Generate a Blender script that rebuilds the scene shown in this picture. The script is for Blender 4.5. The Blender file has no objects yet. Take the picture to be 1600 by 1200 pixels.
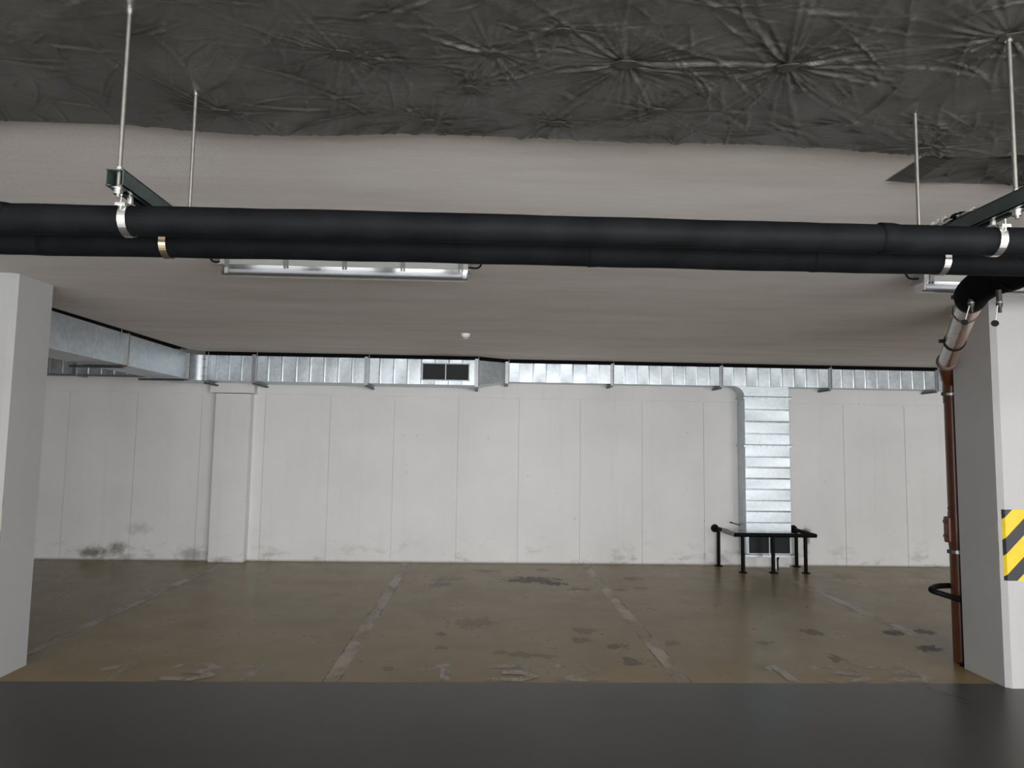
import bpy, bmesh, math, random
import numpy as np
from mathutils import Matrix, Vector

C = bpy.context.scene.collection
SC = bpy.context.scene
random.seed(7)
rng = np.random.default_rng(11)

# ------------------------------------------------------------------ camera
cam_d = bpy.data.cameras.new('camera')
cam_d.sensor_width = 36.0
cam_d.lens = 24.918
cam_d.clip_start = 0.05
cam_d.clip_end = 200
cam = bpy.data.objects.new('camera', cam_d)
C.objects.link(cam)
CR = Vector((0.99912424, -0.03908963, 0.01492527))
CU = Vector((-0.01821738, -0.0852654, 0.99619172))
CB = Vector((-0.03766815, -0.99559119, -0.08590284))
cam.matrix_world = Matrix(((CR.x, CU.x, CB.x, 0), (CR.y, CU.y, CB.y, 0), (CR.z, CU.z, CB.z, 1.6), (0, 0, 0, 1)))
SC.camera = cam

# ------------------------------------------------------------------ world, daylight, exposure
w = bpy.data.worlds.new('world')
SC.world = w
w.use_nodes = True
bg = w.node_tree.nodes['Background']
bg.inputs[0].default_value = (0.75, 0.85, 1.0, 1)
bg.inputs[1].default_value = 0.3


def area(name, loc, size, energy, rot, col=(0.9, 0.95, 1.0)):
    d = bpy.data.lights.new(name, 'AREA')
    d.shape = 'RECTANGLE'
    d.size, d.size_y = size
    d.energy = energy
    d.color = col
    o = bpy.data.objects.new(name, d)
    C.objects.link(o)
    o.location = loc
    o.rotation_euler = rot
    return o


# daylight entering through the tall openings in the wall behind the viewer (they face +Y)
FY = -4.6
OPEN = [(-3.80 + 1.27 * k, 0.95) for k in range(11)]
OPEN_POWER = [0.4, 0.55, 0.8, 1.0, 1.05, 1.05, 1.0, 1.0, 0.95, 0.9, 0.8]
for (ox, ow), pw in zip(OPEN, OPEN_POWER):
    area('daylight', (ox, FY + 0.02, 1.34), (ow, 2.5), 55 * pw, (math.radians(90), 0, 0), (0.965, 0.985, 1.0))

SC.view_settings.view_transform = 'Standard'
SC.view_settings.look = 'None'
SC.view_settings.gamma = 1
SC.view_settings.exposure = 1.08
SC.view_settings.use_curve_mapping = False


# ------------------------------------------------------------------ material helpers
def new_mat(name):
    m = bpy.data.materials.new(name)
    m.use_nodes = True
    nt = m.node_tree
    return m, nt, nt.nodes['Principled BSDF']


def L(nt, a, b):
    nt.links.new(a, b)


def coord(nt, scale=(1, 1, 1)):
    t = nt.nodes.new('ShaderNodeTexCoord')
    mp = nt.nodes.new('ShaderNodeMapping')
    mp.inputs['Scale'].default_value = scale
    L(nt, t.outputs['Object'], mp.inputs['Vector'])
    return mp.outputs[0]


def noise(nt, vec, scale, detail=4, rough=0.55):
    n = nt.nodes.new('ShaderNodeTexNoise')
    n.inputs['Scale'].default_value = scale
    n.inputs['Detail'].default_value = detail
    n.inputs['Roughness'].default_value = rough
    L(nt, vec, n.inputs['Vector'])
    return n.outputs['Fac']


def ramp(nt, fac, stops):
    r = nt.nodes.new('ShaderNodeValToRGB')
    el = r.color_ramp.elements
    while len(el) < len(stops):
        el.new(0.5)
    for e, (p, c) in zip(el, stops):
        e.position = p
        e.color = (*c, 1) if len(c) == 3 else c
    L(nt, fac, r.inputs['Fac'])
    return r.outputs['Color']


def mix(nt, fac, a, b, mode='MIX'):
    n = nt.nodes.new('ShaderNodeMix')
    n.data_type = 'RGBA'
    n.blend_type = mode
    for s, v in ((n.inputs[0], fac), (n.inputs[6], a), (n.inputs[7], b)):
        if hasattr(v, 'links'):
            L(nt, v, s)
        elif isinstance(v, (int, float)):
            s.default_value = v
        else:
            s.default_value = (*v, 1)
    return n.outputs[2]


def math_n(nt, op, a, b=None, clamp=False):
    n = nt.nodes.new('ShaderNodeMath')
    n.operation = op
    n.use_clamp = clamp
    for s, v in zip(n.inputs, (a, b)):
        if v is None:
            continue
        if hasattr(v, 'links'):
            L(nt, v, s)
        else:
            s.default_value = v
    return n.outputs[0]


def bump(nt, bsdf, h, strength=0.2, dist=0.01):
    b = nt.nodes.new('ShaderNodeBump')
    b.inputs['Strength'].default_value = strength
    b.inputs['Distance'].default_value = dist
    L(nt, h, b.inputs['Height'])
    L(nt, b.outputs[0], bsdf.inputs['Normal'])


def simple(name, col, rough=0.5, metal=0.0, var=0.12, nscale=12, bstr=0.0, spec=0.5, stretch=(1, 1, 1)):
    m, nt, b = new_mat(name)
    v = coord(nt, stretch)
    n = noise(nt, v, nscale)
    lo = tuple(max(0, c * (1 - var)) for c in col)
    hi = tuple(min(1, c * (1 + var)) for c in col)
    L(nt, ramp(nt, n, [(0.3, lo), (0.7, hi)]), b.inputs['Base Color'])
    b.inputs['Roughness'].default_value = rough
    b.inputs['Metallic'].default_value = metal
    b.inputs['Specular IOR Level'].default_value = spec
    if bstr:
        bump(nt, b, n, bstr)
    return m


M = {}


def wall_paint(name, col, dirt=True):
    m, nt, b = new_mat(name)
    v = coord(nt)
    n1 = noise(nt, v, 1.3, 5)
    base = ramp(nt, n1, [(0.3, tuple(c * 0.95 for c in col)), (0.7, tuple(c * 1.03 for c in col))])
    vs = coord(nt, (6, 6, 0.35))
    n2 = noise(nt, vs, 2.0, 5)
    base = mix(nt, math_n(nt, 'MULTIPLY', ramp_f(nt, n2, 0.52, 0.8), 0.10), base, tuple(c * 0.6 for c in col))
    # small specks and chips
    n4 = noise(nt, v, 9.0, 2)
    base = mix(nt, math_n(nt, 'MULTIPLY', ramp_f(nt, n4, 0.74, 0.78), 0.3), base, (0.25, 0.24, 0.22))
    if dirt:
        sep = nt.nodes.new('ShaderNodeSeparateXYZ')
        t = nt.nodes.new('ShaderNodeTexCoord')
        L(nt, t.outputs['Object'], sep.inputs[0])
        z = sep.outputs['Z']
        n3 = noise(nt, coord(nt, (1.0, 1.0, 2.2)), 3.0, 8, 0.72)
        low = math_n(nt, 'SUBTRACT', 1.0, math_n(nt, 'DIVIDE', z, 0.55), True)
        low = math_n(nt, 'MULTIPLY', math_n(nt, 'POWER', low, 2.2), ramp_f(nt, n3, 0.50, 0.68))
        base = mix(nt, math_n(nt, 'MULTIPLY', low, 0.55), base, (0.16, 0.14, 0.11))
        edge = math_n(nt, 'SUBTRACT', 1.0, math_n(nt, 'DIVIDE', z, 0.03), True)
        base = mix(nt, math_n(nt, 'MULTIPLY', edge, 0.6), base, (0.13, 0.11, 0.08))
        for sx, sz, rx, rz, st in ((-5.15, 0.10, 0.30, 0.10, 0.8), (-4.85, 0.14, 0.12, 0.12, 0.6), (-3.9, 0.08, 0.22, 0.10, 0.5), (4.485, 0.42, 0.07, 0.15, 0.95), (4.475, 0.26, 0.05, 0.14, 0.6), (-4.6, 0.42, 0.18, 0.10, 0.3), (3.30, 0.10, 0.10, 0.06, 0.4)):
            t = nt.nodes.new('ShaderNodeMapping')
            t.vector_type = 'TEXTURE'
            t.inputs['Location'].default_value = (sx, WYT, sz)
            t.inputs['Scale'].default_value = (rx, 1, rz)
            L(nt, v, t.inputs['Vector'])
            ln = nt.nodes.new('ShaderNodeVectorMath')
            ln.operation = 'LENGTH'
            L(nt, t.outputs[0], ln.inputs[0])
            d = math_n(nt, 'ADD', ln.outputs['Value'], math_n(nt, 'MULTIPLY', math_n(nt, 'SUBTRACT', noise(nt, v, 9, 7, 0.75), 0.5), 2.4))
            base = mix(nt, math_n(nt, 'MULTIPLY', math_n(nt, 'SUBTRACT', 1.0, ramp_f(nt, d, 0.1, 1.2)), st), base, (0.10, 0.095, 0.075))
    L(nt, base, b.inputs['Base Color'])
    b.inputs['Roughness'].default_value = 0.75
    b.inputs['Specular IOR Level'].default_value = 0.3
    bump(nt, b, noise(nt, v, 60, 4), 0.12, 0.004)
    return m


def ramp_f(nt, fac, a, b_):
    n = nt.nodes.new('ShaderNodeMapRange')
    n.interpolation_type = 'SMOOTHSTEP'
    n.inputs['From Min'].default_value = a
    n.inputs['From Max'].default_value = b_
    L(nt, fac, n.inputs['Value'])
    return n.outputs[0]


WYT = 9.8
M['wall'] = wall_paint('wall_paint', (0.79, 0.78, 0.77))
M['dim_wall'] = simple('darkened_wall', (0.13, 0.125, 0.12), 0.85)  # unseen left wall, coloured dark to cut the light from that side
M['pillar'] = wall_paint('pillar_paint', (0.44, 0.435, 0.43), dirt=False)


def ceiling_mat():
    m, nt, b = new_mat('ceiling_plaster')
    n1 = noise(nt, coord(nt, (0.45, 1.8, 1)), 1.6, 7, 0.62)
    col = ramp(nt, n1, [(0.28, (0.66, 0.605, 0.56)), (0.5, (0.745, 0.70, 0.665)), (0.72, (0.80, 0.77, 0.745))])
    n2 = noise(nt, coord(nt, (0.5, 6, 1)), 3.0, 5)
    col = mix(nt, math_n(nt, 'MULTIPLY', ramp_f(nt, n2, 0.45, 0.75), 0.22), col, (0.58, 0.53, 0.485))
    n3 = noise(nt, coord(nt), 0.8, 3)
    col = mix(nt, math_n(nt, 'MULTIPLY', ramp_f(nt, n3, 0.5, 0.7), 0.35), col, (0.72, 0.655, 0.63))
    L(nt, col, b.inputs['Base Color'])
    b.inputs['Roughness'].default_value = 0.85
    b.inputs['Specular IOR Level'].default_value = 0.2
    bump(nt, b, noise(nt, coord(nt, (1, 1.5, 1)), 70, 5), 0.5, 0.006)
    return m


M['ceiling'] = ceiling_mat()
M['dark_slab'] = simple('dark_slab', (0.02, 0.02, 0.02), 0.9)

STAINS = [(0.59, 8.62, 0.346, 0.202, 0.9), (0.84, 8.4, 0.15, 0.115, 1.0), (-0.4, 8.62, 0.228, 0.161, 0.5), (-0.49, 8.27, 0.145, 0.148, 0.5), (1.09, 8.08, 0.13, 0.089, 0.6), (-0.07, 6.58, 0.202, 0.186, 0.4), (-0.33, 6.18, 0.065, 0.061, 0.6), (0.91, 6.31, 0.112, 0.107, 0.5), (0.84, 6.01, 0.096, 0.097, 0.5), (1.1, 5.82, 0.088, 0.091, 0.6), (1.12, 5.43, 0.087, 0.095, 0.6), (0.34, 5.59, 0.246, 0.067, 0.4), (-0.31, 5.75, 0.06, 0.088, 0.5), (2.91, 6.29, 0.092, 0.108, 0.7), (2.74, 5.52, 0.071, 0.099, 0.7), (3.64, 6.3, 0.105, 0.087, 0.95), (3.94, 6.31, 0.1, 0.087, 0.9), (3.65, 5.82, 0.119, 0.093, 0.95), (2.36, 5.95, 0.081, 0.058, 0.5), (4.58, 8.96, 0.126, 0.178, 0.4), (4.03, 8.18, 0.107, 0.074, 0.3), (1.85, 8.76, 0.111, 0.126, 0.5), (1.56, 8.06, 0.073, 0.071, 0.6), (1.8, 8.17, 0.089, 0.073, 0.5), (1.57, 5.92, 0.075, 0.095, 0.4), (-0.64, 5.23, 0.054, 0.043, 0.4), (0.06, 9.2, 0.163, 0.092, 0.5), (0.8, 9.28, 0.125, 0.094, 0.5)]


def coating_mat():
    m, nt, b = new_mat('bay_coating')
    v = coord(nt)
    n1 = noise(nt, v, 1.1, 6, 0.6)
    col = ramp(nt, n1, [(0.3, (0.190, 0.136, 0.056)), (0.55, (0.225, 0.163, 0.072)), (0.75, (0.245, 0.183, 0.090))])
    # greyish wear where wheels stand, in the middle of each bay
    n2 = noise(nt, v, 2.7, 6, 0.65)
    col = mix(nt, math_n(nt, 'MULTIPLY', ramp_f(nt, n2, 0.48, 0.7), 0.35), col, (0.155, 0.118, 0.068))
    n5 = noise(nt, coord(nt, (1.0, 0.6, 1)), 0.9, 3)
    col = mix(nt, math_n(nt, 'MULTIPLY', ramp_f(nt, n5, 0.5, 0.68), 0.3), col, (0.20, 0.18, 0.115))
    # fine dark spatter
    n3 = noise(nt, coord(nt, (1, 0.5, 1)), 15, 5, 0.65)
    col = mix(nt, math_n(nt, 'MULTIPLY', ramp_f(nt, n3, 0.63, 0.70), 0.5), col, (0.055, 0.040, 0.022))
    # stains: each a blob on its own spot with a frayed edge
    wn = nt.nodes.new('ShaderNodeTexNoise')
    wn.inputs['Scale'].default_value = 11
    wn.inputs['Detail'].default_value = 5
    wn.inputs['Roughness'].default_value = 0.7
    L(nt, coord(nt, (1.0, 0.55, 1)), wn.inputs['Vector'])
    wn_f = wn.outputs['Fac']
    tot = None
    for (x, y, rx, ry, s) in STAINS:
        t = nt.nodes.new('ShaderNodeMapping')
        t.vector_type = 'TEXTURE'
        t.inputs['Location'].default_value = (x, y, 0)
        t.inputs['Scale'].default_value = (rx, ry, 1)
        t.inputs['Rotation'].default_value = (0, 0, random.uniform(-0.25, 0.25))
        L(nt, v, t.inputs['Vector'])
        ln = nt.nodes.new('ShaderNodeVectorMath')
        ln.operation = 'LENGTH'
        L(nt, t.outputs[0], ln.inputs[0])
        d = math_n(nt, 'ADD', ln.outputs['Value'], math_n(nt, 'MULTIPLY', math_n(nt, 'SUBTRACT', wn_f, 0.5), 4.5))
        mr = nt.nodes.new('ShaderNodeMapRange')
        mr.interpolation_type = 'SMOOTHSTEP'
        mr.inputs['From Min'].default_value = 1.05
        mr.inputs['From Max'].default_value = 0.75
        mr.inputs['To Max'].default_value = s
        L(nt, d, mr.inputs['Value'])
        tot = mr.outputs[0] if tot is None else math_n(nt, 'MAXIMUM', tot, mr.outputs[0])
    col = mix(nt, math_n(nt, 'MULTIPLY', tot, 0.9), col, (0.022, 0.016, 0.009))
    L(nt, math_n(nt, 'MULTIPLY', 0.15, math_n(nt, 'SUBTRACT', 1.0, math_n(nt, 'MULTIPLY', tot, 0.8))), b.inputs['Specular IOR Level'])
    L(nt, col, b.inputs['Base Color'])
    rr = ramp_f(nt, n2, 0.3, 0.7)
    L(nt, math_n(nt, 'ADD', 0.27, math_n(nt, 'MULTIPLY', rr, 0.06)), b.inputs['Roughness'])
    return m


M['coating'] = coating_mat()


def aisle_mat():
    m, nt, b = new_mat('aisle_coating')
    v = coord(nt)
    n1 = noise(nt, v, 1.4, 6, 0.6)
    col = ramp(nt, n1, [(0.3, (0.032, 0.033, 0.031)), (0.7, (0.046, 0.046, 0.043))])
    n2 = noise(nt, v, 22, 3, 0.6)
    col = mix(nt, math_n(nt, 'MULTIPLY', ramp_f(nt, n2, 0.70, 0.78), 0.4), col, (0.03, 0.03, 0.03))
    L(nt, col, b.inputs['Base Color'])
    b.inputs['Roughness'].default_value = 0.34
    b.inputs['Specular IOR Level'].default_value = 0.35
    bump(nt, b, noise(nt, v, 120, 3), 0.15, 0.002)
    return m


M['aisle'] = aisle_mat()
M['bounce_floor'] = simple('pale_bounce_floor', (0.58, 0.56, 0.53), 0.8, 0, 0.08, 3)  # unseen pale floor, added to bounce light up to the ceiling


def worn_paint(name, col, lo, hi, scale=7, rough=0.4):
    """paint rubbed away in patches: what is gone shows the floor beneath"""
    m, nt, b = new_mat(name)
    b.inputs['Base Color'].default_value = (*col, 1)
    b.inputs['Roughness'].default_value = rough
    tr = nt.nodes.new('ShaderNodeBsdfTransparent')
    ms = nt.nodes.new('ShaderNodeMixShader')
    n = noise(nt, coord(nt, (1.0, 0.45, 1)), scale, 6, 0.65)
    f = math_n(nt, 'MULTIPLY', ramp_f(nt, n, lo, hi), 0.85)
    L(nt, f, ms.inputs[0])
    L(nt, tr.outputs[0], ms.inputs[1])
    L(nt, b.outputs[0], ms.inputs[2])
    L(nt, ms.outputs[0], nt.nodes['Material Output'].inputs['Surface'])
    return m


M['line'] = worn_paint('worn_line_paint', (0.37, 0.29, 0.21), 0.25, 0.6, 3, 0.3)
M['line_edge'] = worn_paint('line_edge_dirt', (0.10, 0.08, 0.055), 0.45, 0.7, 5)
M['digit'] = worn_paint('worn_digit_paint', (0.38, 0.34, 0.29), 0.33, 0.62, 5)


def film_mat():
    m, nt, b = new_mat('plastic_film')
    v = coord(nt)
    n = noise(nt, v, 5, 5, 0.6)
    col = ramp(nt, n, [(0.3, (0.036, 0.035, 0.031)), (0.7, (0.078, 0.075, 0.068))])
    L(nt, col, b.inputs['Base Color'])
    b.inputs['Roughness'].default_value = 0.30
    b.inputs['Specular IOR Level'].default_value = 1.0
    n2 = noise(nt, coord(nt, (1, 2.2, 1)), 24, 6, 0.7)
    bump(nt, b, n2, 0.45, 0.012)
    return m


M['film'] = film_mat()
M['film_patch'] = simple('film_patch', (0.035, 0.034, 0.026), 0.45, 0, 0.3, 20)


def galv_mat(name='galvanised_sheet', base=(0.56, 0.605, 0.635), rough=0.43):
    m, nt, b = new_mat(name)
    v = coord(nt)
    vo = nt.nodes.new('ShaderNodeTexVoronoi')
    vo.inputs['Scale'].default_value = 26
    L(nt, v, vo.inputs['Vector'])
    sp = nt.nodes.new('ShaderNodeSeparateColor')
    L(nt, vo.outputs['Color'], sp.inputs[0])
    n = noise(nt, coord(nt), 6, 5, 0.6)
    f = math_n(nt, 'ADD', math_n(nt, 'MULTIPLY', sp.outputs[0], 0.35), math_n(nt, 'MULTIPLY', n, 0.65))
    L(nt, ramp(nt, f, [(0.25, tuple(c * 0.86 for c in base)), (0.75, tuple(min(1, c * 1.1) for c in base))]), b.inputs['Base Color'])
    b.inputs['Metallic'].default_value = 0.9
    L(nt, math_n(nt, 'ADD', rough - 0.07, math_n(nt, 'MULTIPLY', f, 0.14)), b.inputs['Roughness'])
    bump(nt, b, noise(nt, v, 5, 3), 0.12, 0.01)
    return m


M['galv'] = galv_mat()
M['flange'] = galv_mat('galvanised_flange', (0.34, 0.355, 0.365), 0.42)
M['strut'] = simple('painted_strut', (0.075, 0.10, 0.095), 0.45, 0.6, 0.25, 14)
M['rod'] = simple('zinc_rod', (0.30, 0.285, 0.26), 0.38, 0.75, 0.12, 40)
M['zinc'] = simple('bright_zinc', (0.78, 0.78, 0.77), 0.22, 0.95, 0.1, 30)
M['brass_zinc'] = simple('yellow_zinc', (0.62, 0.53, 0.36), 0.25, 0.95, 0.15, 30)
M['rubber'] = simple('black_foam', (0.0065, 0.007, 0.008), 0.6, 0, 0.35, 9, 0.15, 0.07)
M['branch_foam'] = simple('matt_black_foam', (0.0035, 0.0035, 0.004), 0.75, 0, 0.35, 9, 0.15, 0.04)
M['black'] = simple('black_paint', (0.005, 0.005, 0.006), 0.5, 0, 0.3, 25, 0, 0.08)
M['tape'] = simple('grey_tape', (0.25, 0.235, 0.205), 0.55, 0, 0.4, 30, 0.3)
M['foil'] = simple('torn_foil', (0.70, 0.68, 0.64), 0.4, 0.0, 0.25, 25)
M['brown'] = simple('brown_pvc', (0.092, 0.030, 0.013), 0.30, 0, 0.18, 6)
M['brown_lit'] = simple('brown_pvc_lit', (0.24, 0.125, 0.082), 0.24, 0, 0.16, 4, 0, 0.8, (1, 1, 1))  # same brown plastic made paler: reflected light put into the colour
M['ring'] = simple('rubber_ring', (0.05, 0.018, 0.009), 0.4)
M['gap_dark'] = simple('gap_darkener', (0.006, 0.006, 0.0065), 0.95, 0, 0.3, 30, 0, 0.05)
M['void'] = simple('dark_inside', (0.010, 0.010, 0.010), 0.8)
M['bars'] = simple('grille_bars', (0.026, 0.028, 0.028), 0.5, 0.4, 0.2, 40)
M['plastic_w'] = simple('white_plastic', (0.78, 0.78, 0.76), 0.4, 0, 0.04)
M['plastic_g'] = simple('lamp_body_grey', (0.27, 0.272, 0.258), 0.45, 0, 0.05)
M['clip'] = simple('lamp_clip', (0.13, 0.133, 0.133), 0.45, 0.2, 0.2, 60)
M['tube_glass'] = simple('fluorescent_tube', (0.62, 0.63, 0.64), 0.2, 0, 0.02)
M['dusty_grey'] = simple('dark_fitting', (0.028, 0.027, 0.024), 0.5, 0.2, 0.4, 60)
M['string'] = simple('string', (0.58, 0.55, 0.48), 0.7)


def diffuser_mat():
    m, nt, b = new_mat('clear_diffuser')
    tr = nt.nodes.new('ShaderNodeBsdfTransparent')
    tr.inputs[0].default_value = (0.80, 0.81, 0.82, 1)
    gl = nt.nodes.new('ShaderNodeBsdfGlossy')
    gl.inputs['Roughness'].default_value = 0.07
    gl.inputs[0].default_value = (0.95, 0.95, 0.95, 1)
    n = noise(nt, coord(nt, (60, 3, 3)), 3, 2)
    bm = nt.nodes.new('ShaderNodeBump')
    bm.inputs['Strength'].default_value = 0.05
    L(nt, n, bm.inputs['Height'])
    L(nt, bm.outputs[0], gl.inputs['Normal'])
    fr = nt.nodes.new('ShaderNodeFresnel')
    fr.inputs['IOR'].default_value = 1.7
    ms = nt.nodes.new('ShaderNodeMixShader')
    L(nt, math_n(nt, 'ADD', math_n(nt, 'MULTIPLY', fr.outputs[0], 1.0), 0.05, True), ms.inputs[0])
    L(nt, tr.outputs[0], ms.inputs[1])
    L(nt, gl.outputs[0], ms.inputs[2])
    L(nt, ms.outputs[0], nt.nodes['Material Output'].inputs['Surface'])
    return m


M['diffuser'] = diffuser_mat()


def stripe_mat(name, off):
    """printed yellow and black hazard stripes, 45 degrees across the band"""
    m, nt, b = new_mat(name)
    t = nt.nodes.new('ShaderNodeTexCoord')
    sep = nt.nodes.new('ShaderNodeSeparateXYZ')
    L(nt, t.outputs['Object'], sep.inputs[0])
    s = math_n(nt, 'SUBTRACT', sep.outputs['X'], sep.outputs['Z'])
    k = math_n(nt, 'FRACT', math_n(nt, 'DIVIDE', math_n(nt, 'ADD', s, 10.0 + off), 0.25))
    f = math_n(nt, 'GREATER_THAN', k, 0.56)
    n = noise(nt, coord(nt), 14, 4)
    yel = ramp(nt, n, [(0.3, (0.70, 0.47, 0.012)), (0.7, (0.80, 0.55, 0.02))])
    col = mix(nt, f, yel, (0.022, 0.024, 0.026))
    L(nt, col, b.inputs['Base Color'])
    b.inputs['Roughness'].default_value = 0.4
    return m


M['hazard_left'] = stripe_mat('hazard_print', 0.8125)
M['hazard_right'] = stripe_mat('hazard_print', 1.436)


# ------------------------------------------------------------------ geometry helpers
class MB:
    """collects simple solids and links them as ONE mesh object"""

    def __init__(self):
        self.v, self.f, self.s = [], [], []

    def add(self, vs, fs, smooth=False):
        o = len(self.v)
        self.v += [tuple(p) for p in vs]
        self.f += [tuple(i + o for i in f) for f in fs]
        self.s += [smooth] * len(fs)
        return self

    def box(self, x0, x1, y0, y1, z0, z1, bev=0.0):
        if bev > 0:
            bm = bmesh.new()
            bmesh.ops.create_cube(bm, size=1)
            for q in bm.verts:
                q.co = Vector(((x0 + x1) / 2 + q.co.x * (x1 - x0), (y0 + y1) / 2 + q.co.y * (y1 - y0), (z0 + z1) / 2 + q.co.z * (z1 - z0)))
            bmesh.ops.bevel(bm, geom=bm.edges[:], offset=bev, segments=2, affect='EDGES', profile=0.6)
            bm.verts.index_update()
            self.add([q.co for q in bm.verts], [[q.index for q in f.verts] for f in bm.faces])
            bm.free()
            return self
        vs = [(x, y, z) for z in (z0, z1) for y in (y0, y1) for x in (x0, x1)]
        return self.add(vs, [(0, 2, 3, 1), (4, 5, 7, 6), (0, 1, 5, 4), (2, 6, 7, 3), (0, 4, 6, 2), (1, 3, 7, 5)])

    def prism(self, poly, a0, a1, axis='z'):
        n = len(poly)

        def P(p, a):
            return {'z': (p[0], p[1], a), 'x': (a, p[0], p[1]), 'y': (p[0], a, p[1])}[axis]
        vs = [P(p, a0) for p in poly] + [P(p, a1) for p in poly]
        fs = [tuple(range(n))[::-1], tuple(range(n, 2 * n))]
        for i in range(n):
            j = (i + 1) % n
            fs.append((i, j, n + j, n + i))
        return self.add(vs, fs)

    def tube(self, pts, r, seg=16, cap=True, jit=0.0):
        pts = [Vector(p) for p in pts]
        n = len(pts)
        rs = r if isinstance(r, (list, tuple)) else [r] * n
        T = []
        for i in range(n):
            d = pts[min(i + 1, n - 1)] - pts[max(i - 1, 0)]
            T.append(d.normalized())
        up = Vector((0, 0, 1)) if abs(T[0].z) < 0.9 else Vector((0, 1, 0))
        nx = T[0].cross(up).normalized()
        vs = []
        for i in range(n):
            nx = (nx - T[i] * nx.dot(T[i])).normalized()
            ny = T[i].cross(nx)
            for k in range(seg):
                a = 2 * math.pi * k / seg
                rr = rs[i] + (random.uniform(-jit, jit) if jit else 0)
                vs.append(pts[i] + (nx * math.cos(a) + ny * math.sin(a)) * rr)
        fs = []
        for i in range(n - 1):
            for k in range(seg):
                k2 = (k + 1) % seg
                fs.append((i * seg + k, i * seg + k2, (i + 1) * seg + k2, (i + 1) * seg + k))
        self.add(vs, fs, True)
        if cap:
            for i, rev in ((0, True), (n - 1, False)):
                ring = [vs[i * seg + k] for k in range(seg)]
                self.add(ring, [tuple(range(seg))[::-1] if rev else tuple(range(seg))])
        return self

    def ring(self, c, ax, r0, r1, h, seg=32, a0=0, a1=2 * math.pi):
        """a flat band: inner radius r0, outer r1, height h along ax"""
        c, ax = Vector(c), Vector(ax).normalized()
        up = Vector((0, 0, 1)) if abs(ax.z) < 0.9 else Vector((0, 1, 0))
        u = ax.cross(up).normalized()
        v = ax.cross(u)
        closed = abs(a1 - a0 - 2 * math.pi) < 1e-6
        n = seg if closed else seg + 1
        vs = []
        for k in range(n):
            a = a0 + (a1 - a0) * k / seg
            d = u * math.cos(a) + v * math.sin(a)
            for rr, hh in ((r0, -h / 2), (r1, -h / 2), (r1, h / 2), (r0, h / 2)):
                vs.append(c + d * rr + ax * hh)
        fs = []
        for k in range(seg):
            k2 = (k + 1) % n
            for j in range(4):
                j2 = (j + 1) % 4
                fs.append((k * 4 + j, k * 4 + j2, k2 * 4 + j2, k2 * 4 + j))
        return self.add(vs, fs, False)

    def sphere(self, c, r, seg=14, rings=8):
        c = Vector(c)
        vs = [c + Vector((0, 0, r))]
        for i in range(1, rings):
            t = math.pi * i / rings
            for k in range(seg):
                a = 2 * math.pi * k / seg
                vs.append(c + Vector((math.sin(t) * math.cos(a), math.sin(t) * math.sin(a), math.cos(t))) * r)
        vs.append(c - Vector((0, 0, r)))
        fs = [(0, 1 + k, 1 + (k + 1) % seg) for k in range(seg)]
        for i in range(rings - 2):
            for k in range(seg):
                k2 = (k + 1) % seg
                fs.append((1 + i * seg + k, 1 + (i + 1) * seg + k, 1 + (i + 1) * seg + k2, 1 + i * seg + k2))
        b = 1 + (rings - 2) * seg
        fs += [(len(vs) - 1, b + (k + 1) % seg, b + k) for k in range(seg)]
        return self.add(vs, fs, True)

    def build(self, name, mat, parent=None, label=None):
        """link as one object; verts are given in world space and moved into the parent's frame"""
        off = Vector((0, 0, 0))
        p = parent
        while p is not None:
            off += p.location
            p = p.parent
        me = bpy.data.meshes.new(name)
        me.from_pydata([Vector(q) - off for q in self.v], [], self.f)
        me.polygons.foreach_set('use_smooth', self.s)
        me.update()
        bm = bmesh.new()
        bm.from_mesh(me)
        bmesh.ops.recalc_face_normals(bm, faces=bm.faces)
        bm.to_mesh(me)
        bm.free()
        me.materials.append(mat)
        o = bpy.data.objects.new(name, me)
        C.objects.link(o)
        if parent is not None:
            o.parent = parent
        if label:
            o['label'] = label
        return o


def thing(name, label, cat, loc=(0, 0, 0), group=None):
    o = bpy.data.objects.new(name, None)
    o.empty_display_size = 0.1
    C.objects.link(o)
    o.location = loc
    o['label'], o['category'] = label, cat
    if group:
        o['group'] = group
    return o


def struct(o, label=None):
    o['kind'] = 'structure'
    if label:
        o['label'] = label
    return o


def tag(o, label, cat, group=None):
    o['label'], o['category'] = label, cat
    if group:
        o['group'] = group
    return o


def smooth_path(pts, n=8):
    """Catmull-Rom through pts"""
    P = [Vector(p) for p in pts]
    P = [P[0] * 2 - P[1]] + P + [P[-1] * 2 - P[-2]]
    out = []
    for i in range(1, len(P) - 2):
        a, b, c, d = P[i - 1], P[i], P[i + 1], P[i + 2]
        for k in range(n):
            t = k / n
            out.append(0.5 * ((2 * b) + (c - a) * t + (2 * a - 5 * b + 4 * c - d) * t * t + (3 * b - a - 3 * c + d) * t ** 3))
    out.append(P[-2])
    return out


def zc(y):
    """underside of the slightly sloping ceiling"""
    return 2.685 + 0.007 * y


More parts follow.
